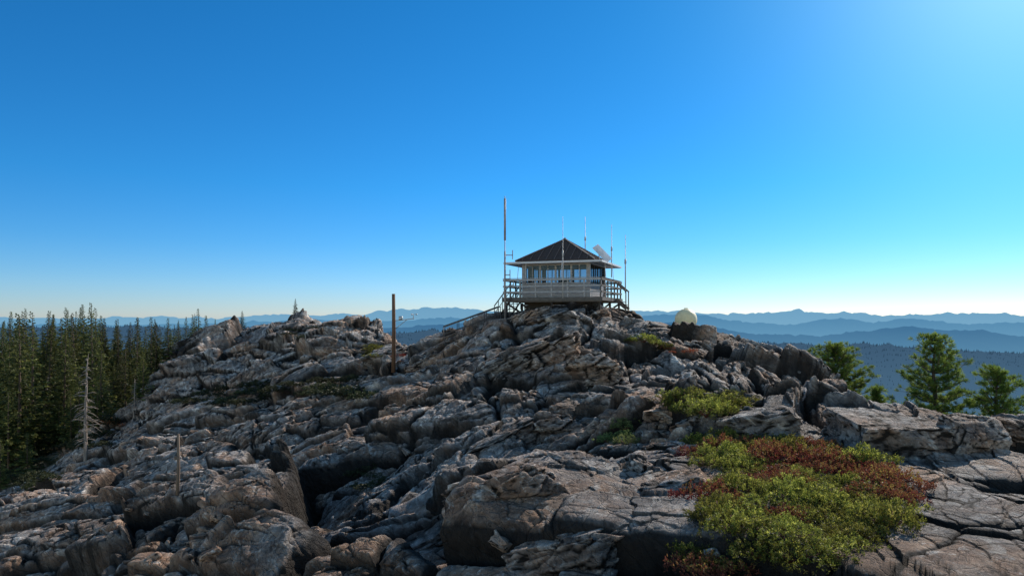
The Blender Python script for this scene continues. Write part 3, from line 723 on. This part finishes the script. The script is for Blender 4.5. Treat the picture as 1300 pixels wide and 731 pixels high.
def mast(u,v0,v1,Y,r,kind,lab,arms=False):
    x=(u-HU)/F*Y; z0=(HV-v0)/F*Y; z1=(HV-v1)/F*Y; H=z1-z0
    e=empty('antenna_mast',(x,Y,z0),label=lab,category='antenna')
    b=MB(); b.tube([(0,0,0),(0,0,H*.55),(0,0,H*.551),(0,0,H)],[r,r,r*.6,r*.45],8)
    obj('pole',b.mesh('pole',M_ANTD if kind else M_ANT,True),e)
    if arms:
        b=MB(); b.cyl((0,0,H*.64),(0,0,H*.98),r*1.25,n=8); obj('whip_antenna',b.mesh('whip_antenna',M_ANTD,True),e)
        for (p,q) in (((-.05,0,H*.52),(.45,0,H*.52)),((-.03,0,H*.36),(.3,0,H*.36)),((.02,0,H*.25),(.5,0,H*.28))):
            b=MB(); b.beam(p,q,.05,.05); b.beam((q[0],0,q[2]-.25),(q[0],0,q[2]+.3),.05,.05,(0,1,0)); obj('crossarm',b.mesh('crossarm',M_ANTD),e)
    else:
        b=MB(); b.cyl((0,0,H*.5),(0,0,H*.58),r*1.7,n=8); obj('mount',b.mesh('mount',M_ANT,True),e)
mast(641,405,249,40.4,.055,1,'tall thick antenna mast beside the catwalk corner',True)
mast(714.5,378,275,39.0,.026,0,'thin white whip antenna clamped to the catwalk rail')
mast(743,336,275,44.2,.034,0,'thin white whip antenna rising behind the roof')
mast(776.5,352,285,41.6,.032,0,'thin whip antenna beside the solar panel')
mast(794,372,298,43.0,.038,0,'grey whip antenna at the catwalk end')
Y=38.9; x=(871-HU)/F*Y; R=.60; zt=(HV-392)/F*Y; zg=zt-2*R-.1
TK=empty('storage_tank',(x,Y,zg),(0,0,math.radians(-22)),label='cream rounded storage tank on the rocky ridge',category='tank')
b=MB(); L=.4; pts=[];rs=[]
for i in range(9): a=math.pi/2*i/8; pts.append((0,-L/2-.55*math.cos(a),R+.1)); rs.append(max(.01,R*math.sin(a)))
pts2=[(0,L/2+.55*math.sin(math.pi/2*i/8),R+.1) for i in range(9)]; rs2=[max(.01,R*math.cos(math.pi/2*i/8)) for i in range(9)]
b.tube(pts+pts2,rs+rs2,32); obj('tank_body',b.mesh('tank_body',M_TANK,True),TK)
for y in (-.2,.25):
    b=MB(); b.box(-.36,.36,y-.08,y+.08,-1.2,.2); obj('saddle',b.mesh('saddle',M_CONC),TK)
b=MB(); b.cyl((0,0,2*R+.08),(0,0,2*R+.15),.12,.10,12); obj('valve_cap',b.mesh('valve_cap',M_TANK,True),TK)
p=hit(499,468); Yp=p.y
x=(499.5-HU)/F*Yp; zt=(HV-373)/F*Yp
WP=empty('wooden_pole',(x,Yp,p.z-.3),label='tall brown wooden pole with small instrument arm',category='pole')
H=zt-p.z+.3
b=MB(); b.tube([(0,0,0),(.02,0,H*.5),(0,0,H)],[.12,.105,.09],10); obj('pole',b.mesh('pole',M_BROWN,True),WP)
zz=H-(407-373)/F*Yp
b=MB(); b.cyl((.1,0,zz),(1.15,0,zz+.12),.022,n=6); b.cyl((.1,0,zz-.45),(.75,0,zz+.06),.018,n=6); b.cyl((1.1,0,zz+.12),(1.1,0,zz+.35),.02,n=6)
for a in range(3):
    an=a*2.094; b.cyl((1.1,0,zz+.35),(1.1+.18*math.cos(an),.18*math.sin(an),zz+.35),.012,n=5); b.cyl((1.1+.14*math.cos(an),.18*math.sin(an),zz+.35),(1.1+.22*math.cos(an),.18*math.sin(an),zz+.35),.05,.02,8)
b.box(.3,.5,-.08,.08,zz+.02,zz+.25)
obj('instrument_arm',b.mesh('instrument_arm',M_METAL,True),WP)
p=hit(247,628)
SPo=empty('wooden_post',(p.x,p.y,p.z-.2),(0,math.radians(1.0),0),label='short thin weathered wooden post standing on rock',category='post')
Hh=75/F*p.y+.2; rq=2.2/F*p.y
b=MB(); b.tube([(0,0,0),(.02,0,Hh*.5),(0,0,Hh)],[rq,rq*.9,rq*.7],8); obj('pole',b.mesh('pole',M_POST,True),SPo)
b=MB(); b.box(-rq*1.6,rq*1.6,-rq*1.15,-rq,Hh*.62,Hh*.68); obj('bracket',b.mesh('bracket',M_RAIL),SPo)

# ------------------------------------------------------------ far ridges
def painted_hazemat(name,haze,fac,base,z0,z1,hz2):  # aerial haze painted in as bluish emission, paler towards the valley
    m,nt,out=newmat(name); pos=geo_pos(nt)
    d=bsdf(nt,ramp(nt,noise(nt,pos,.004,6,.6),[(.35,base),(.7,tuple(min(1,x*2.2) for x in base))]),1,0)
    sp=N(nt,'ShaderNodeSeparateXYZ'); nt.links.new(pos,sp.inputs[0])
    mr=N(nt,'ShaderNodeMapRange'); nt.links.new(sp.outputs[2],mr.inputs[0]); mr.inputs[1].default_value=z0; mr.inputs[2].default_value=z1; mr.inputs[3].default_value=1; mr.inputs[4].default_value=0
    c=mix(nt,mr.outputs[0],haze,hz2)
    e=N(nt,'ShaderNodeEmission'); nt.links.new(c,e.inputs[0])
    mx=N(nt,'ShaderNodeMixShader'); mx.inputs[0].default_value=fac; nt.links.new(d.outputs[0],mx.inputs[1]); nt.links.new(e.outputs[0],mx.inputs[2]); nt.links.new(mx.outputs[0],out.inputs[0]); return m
def ridge(name,Y,prof,mat,jag,depth,zbase,nu=420,nv=40,seed=0,peak=0.0):
    a=np.linspace(-1.3,1.3,nu); us=HU+a*F
    zc=(HV-np.interp(us,[p[0] for p in prof],[p[1] for p in prof]))/F*Y
    X=(a*Y)[None,:].repeat(nv,0); t=np.linspace(-1,1,nv)[:,None]; YY=Y+t*depth+0*X
    P3=np.stack([X,YY,0*X],2).reshape(-1,3)
    n1=fbm(P3/Y,9.0,6,seed,0.6).reshape(nv,nu); rg=1-np.abs(fbm(P3/Y,26.0,5,seed+5,.6)).reshape(nv,nu)*2.2
    pk=np.maximum(0,fbm(P3/Y,55.0,3,seed+9,.6)).reshape(nv,nu)
    Z=zbase+(zc[None,:]-zbase)*(1-np.abs(t)**1.15)+jag*n1*Y/F*(1-np.abs(t)*.3)+jag*.8*(rg-.7)*Y/F+peak*pk*Y/F*(1-np.abs(t))
    V=np.stack([X,YY,Z],2).reshape(-1,3); ix=np.arange(nu*nv).reshape(nv,nu)
    Fq=np.stack([ix[:-1,:-1],ix[:-1,1:],ix[1:,1:],ix[1:,:-1]],2).reshape(-1,4)
    obj(name,mesh_np(name,V,Fq,mat,True),kind='structure'); return V.reshape(nv,nu,3)
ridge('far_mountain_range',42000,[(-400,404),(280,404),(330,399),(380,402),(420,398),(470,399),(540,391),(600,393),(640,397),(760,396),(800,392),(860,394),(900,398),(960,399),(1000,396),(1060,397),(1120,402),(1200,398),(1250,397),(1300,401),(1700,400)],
  painted_hazemat('far_haze',(0.15,0.36,0.57),.93,(.05,.06,.05),-1500,1000,(0.22,0.45,0.63)),3.5,7000,-1200,700,30,1,7.0)
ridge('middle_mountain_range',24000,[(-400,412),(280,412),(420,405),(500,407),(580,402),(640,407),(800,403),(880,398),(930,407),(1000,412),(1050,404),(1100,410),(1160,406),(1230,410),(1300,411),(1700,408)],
  painted_hazemat('middle_haze',(0.085,0.25,0.44),.92,(.04,.05,.04),-900,0,(0.15,0.36,0.55)),4,5000,-1100,700,34,12,5.0)
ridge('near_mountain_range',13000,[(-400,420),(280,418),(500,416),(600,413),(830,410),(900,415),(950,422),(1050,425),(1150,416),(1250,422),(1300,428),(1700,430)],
  painted_hazemat('near_haze',(0.055,0.175,0.335),.9,(.03,.04,.03),-700,-200,(0.11,0.28,0.45)),5,3500,-1000,700,38,23,4.0)
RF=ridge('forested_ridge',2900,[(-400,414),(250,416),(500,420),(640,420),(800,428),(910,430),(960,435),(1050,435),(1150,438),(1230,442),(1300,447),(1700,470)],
  painted_hazemat('forest_haze',(0.052,0.115,0.20),.85,(.02,.03,.02),-450,-120,(0.09,0.19,0.30)),6,1100,-640,600,60,37)
nt_=18000; r=np.random.default_rng(5); ii=r.integers(0,34,nt_); jj=r.integers(0,599,nt_)
ii[:4500]=r.integers(25,32,4500)
base=RF[ii,jj]+r.normal(0,5,(nt_,3))*np.array([1,1,0]); hh=r.uniform(4,10,nt_); ww=hh*.28
ang=np.arange(4)*np.pi/2
ring=base[:,None,:]+np.stack([np.cos(ang),np.sin(ang),0*ang],1)[None]*ww[:,None,None]-np.array([0,0,2])
top=base+np.stack([0*hh,0*hh,hh],1)
V=np.concatenate([ring,top[:,None]],1).reshape(-1,3); o5=np.arange(nt_)[:,None]*5
Fq=np.concatenate([np.stack([o5[:,0]+k,o5[:,0]+(k+1)%4,o5[:,0]+4],1) for k in range(4)])
obj('distant_forest',mesh_np('distant_forest',V,Fq,painted_hazemat('tree_haze',(0.030,0.072,0.13),.80,(.02,.03,.015),-450,-120,(0.06,0.135,0.22)),False),kind='stuff')
gm=painted_hazemat('valley_haze',(0.10,0.26,0.44),.9,(.03,.04,.03),-2000,-100,(0.10,0.26,0.44))
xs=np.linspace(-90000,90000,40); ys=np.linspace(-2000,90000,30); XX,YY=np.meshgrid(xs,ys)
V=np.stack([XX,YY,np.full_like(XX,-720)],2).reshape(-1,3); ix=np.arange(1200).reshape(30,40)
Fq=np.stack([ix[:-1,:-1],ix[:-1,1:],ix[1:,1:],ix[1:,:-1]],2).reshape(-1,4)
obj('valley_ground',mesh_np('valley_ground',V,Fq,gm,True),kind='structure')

# ------------------------------------------------------------ light, sky, camera
w=bpy.data.worlds.new('World'); scene.world=w; w.use_nodes=True; nt=w.node_tree
bg=nt.nodes['Background']; sky=nt.nodes.new('ShaderNodeTexSky'); sky.sky_type='NISHITA'; sky.sun_disc=False
sky.sun_elevation=SUN_EL; sky.sun_rotation=SUN_AZ; sky.altitude=1800; sky.air_density=1.0; sky.dust_density=0.5; sky.ozone_density=2.5
s=Vector((math.sin(SUN_AZ)*math.cos(SUN_EL),math.cos(SUN_AZ)*math.cos(SUN_EL),math.sin(SUN_EL)))
hs=nt.nodes.new('ShaderNodeHueSaturation'); hs.inputs['Saturation'].default_value=1.2
nt.links.new(sky.outputs[0],hs.inputs['Color'])
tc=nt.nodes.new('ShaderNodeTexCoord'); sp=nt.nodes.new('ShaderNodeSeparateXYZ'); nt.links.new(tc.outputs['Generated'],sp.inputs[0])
tint=ramp(nt,sp.outputs[2],[(0,(.52,.61,.84)),(.05,(.38,.61,.86)),(.10,(.27,.62,.88)),(.18,(.18,.66,.91)),(.42,(.15,.71,.91)),(.62,(1.4,1.3,1.1)),(1,(2.3,1.85,1.35))])  # upper stops, above the frame, raised as added fill light
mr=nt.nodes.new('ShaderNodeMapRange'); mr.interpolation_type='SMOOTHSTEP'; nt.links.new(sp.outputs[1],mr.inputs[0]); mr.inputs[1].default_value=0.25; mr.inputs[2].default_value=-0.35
tint=mix(nt,mr.outputs[0],tint,(1.85,1.48,1.14))  # sky behind the camera brightened and warmed as added fill for facing rock
dp=nt.nodes.new('ShaderNodeVectorMath'); dp.operation='DOT_PRODUCT'; nt.links.new(tc.outputs['Generated'],dp.inputs[0]); dp.inputs[1].default_value=s
mx_=nt.nodes.new('ShaderNodeMath'); mx_.operation='MAXIMUM'; nt.links.new(dp.outputs['Value'],mx_.inputs[0]); mx_.inputs[1].default_value=0
pw=nt.nodes.new('ShaderNodeMath'); pw.operation='POWER'; nt.links.new(mx_.outputs[0],pw.inputs[0]); pw.inputs[1].default_value=30
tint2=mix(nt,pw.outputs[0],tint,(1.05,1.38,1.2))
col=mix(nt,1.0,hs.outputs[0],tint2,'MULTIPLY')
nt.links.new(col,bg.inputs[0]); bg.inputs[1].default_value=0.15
l=bpy.data.lights.new('sun','SUN'); l.energy=5.0; l.angle=math.radians(.5); l.color=(1,.90,.77)
lo=bpy.data.objects.new('sun',l); lo.rotation_euler=s.to_track_quat('Z','Y').to_euler(); COL.objects.link(lo)
cam=bpy.data.cameras.new('camera'); cam.lens=24; cam.sensor_width=36; cam.shift_y=34.5/1300; cam.clip_start=.1; cam.clip_end=200000
co=bpy.data.objects.new('camera',cam); co.location=(0,0,0); co.rotation_euler=(math.pi/2,0,0); COL.objects.link(co); scene.camera=co
print('done',time.time()-T0)
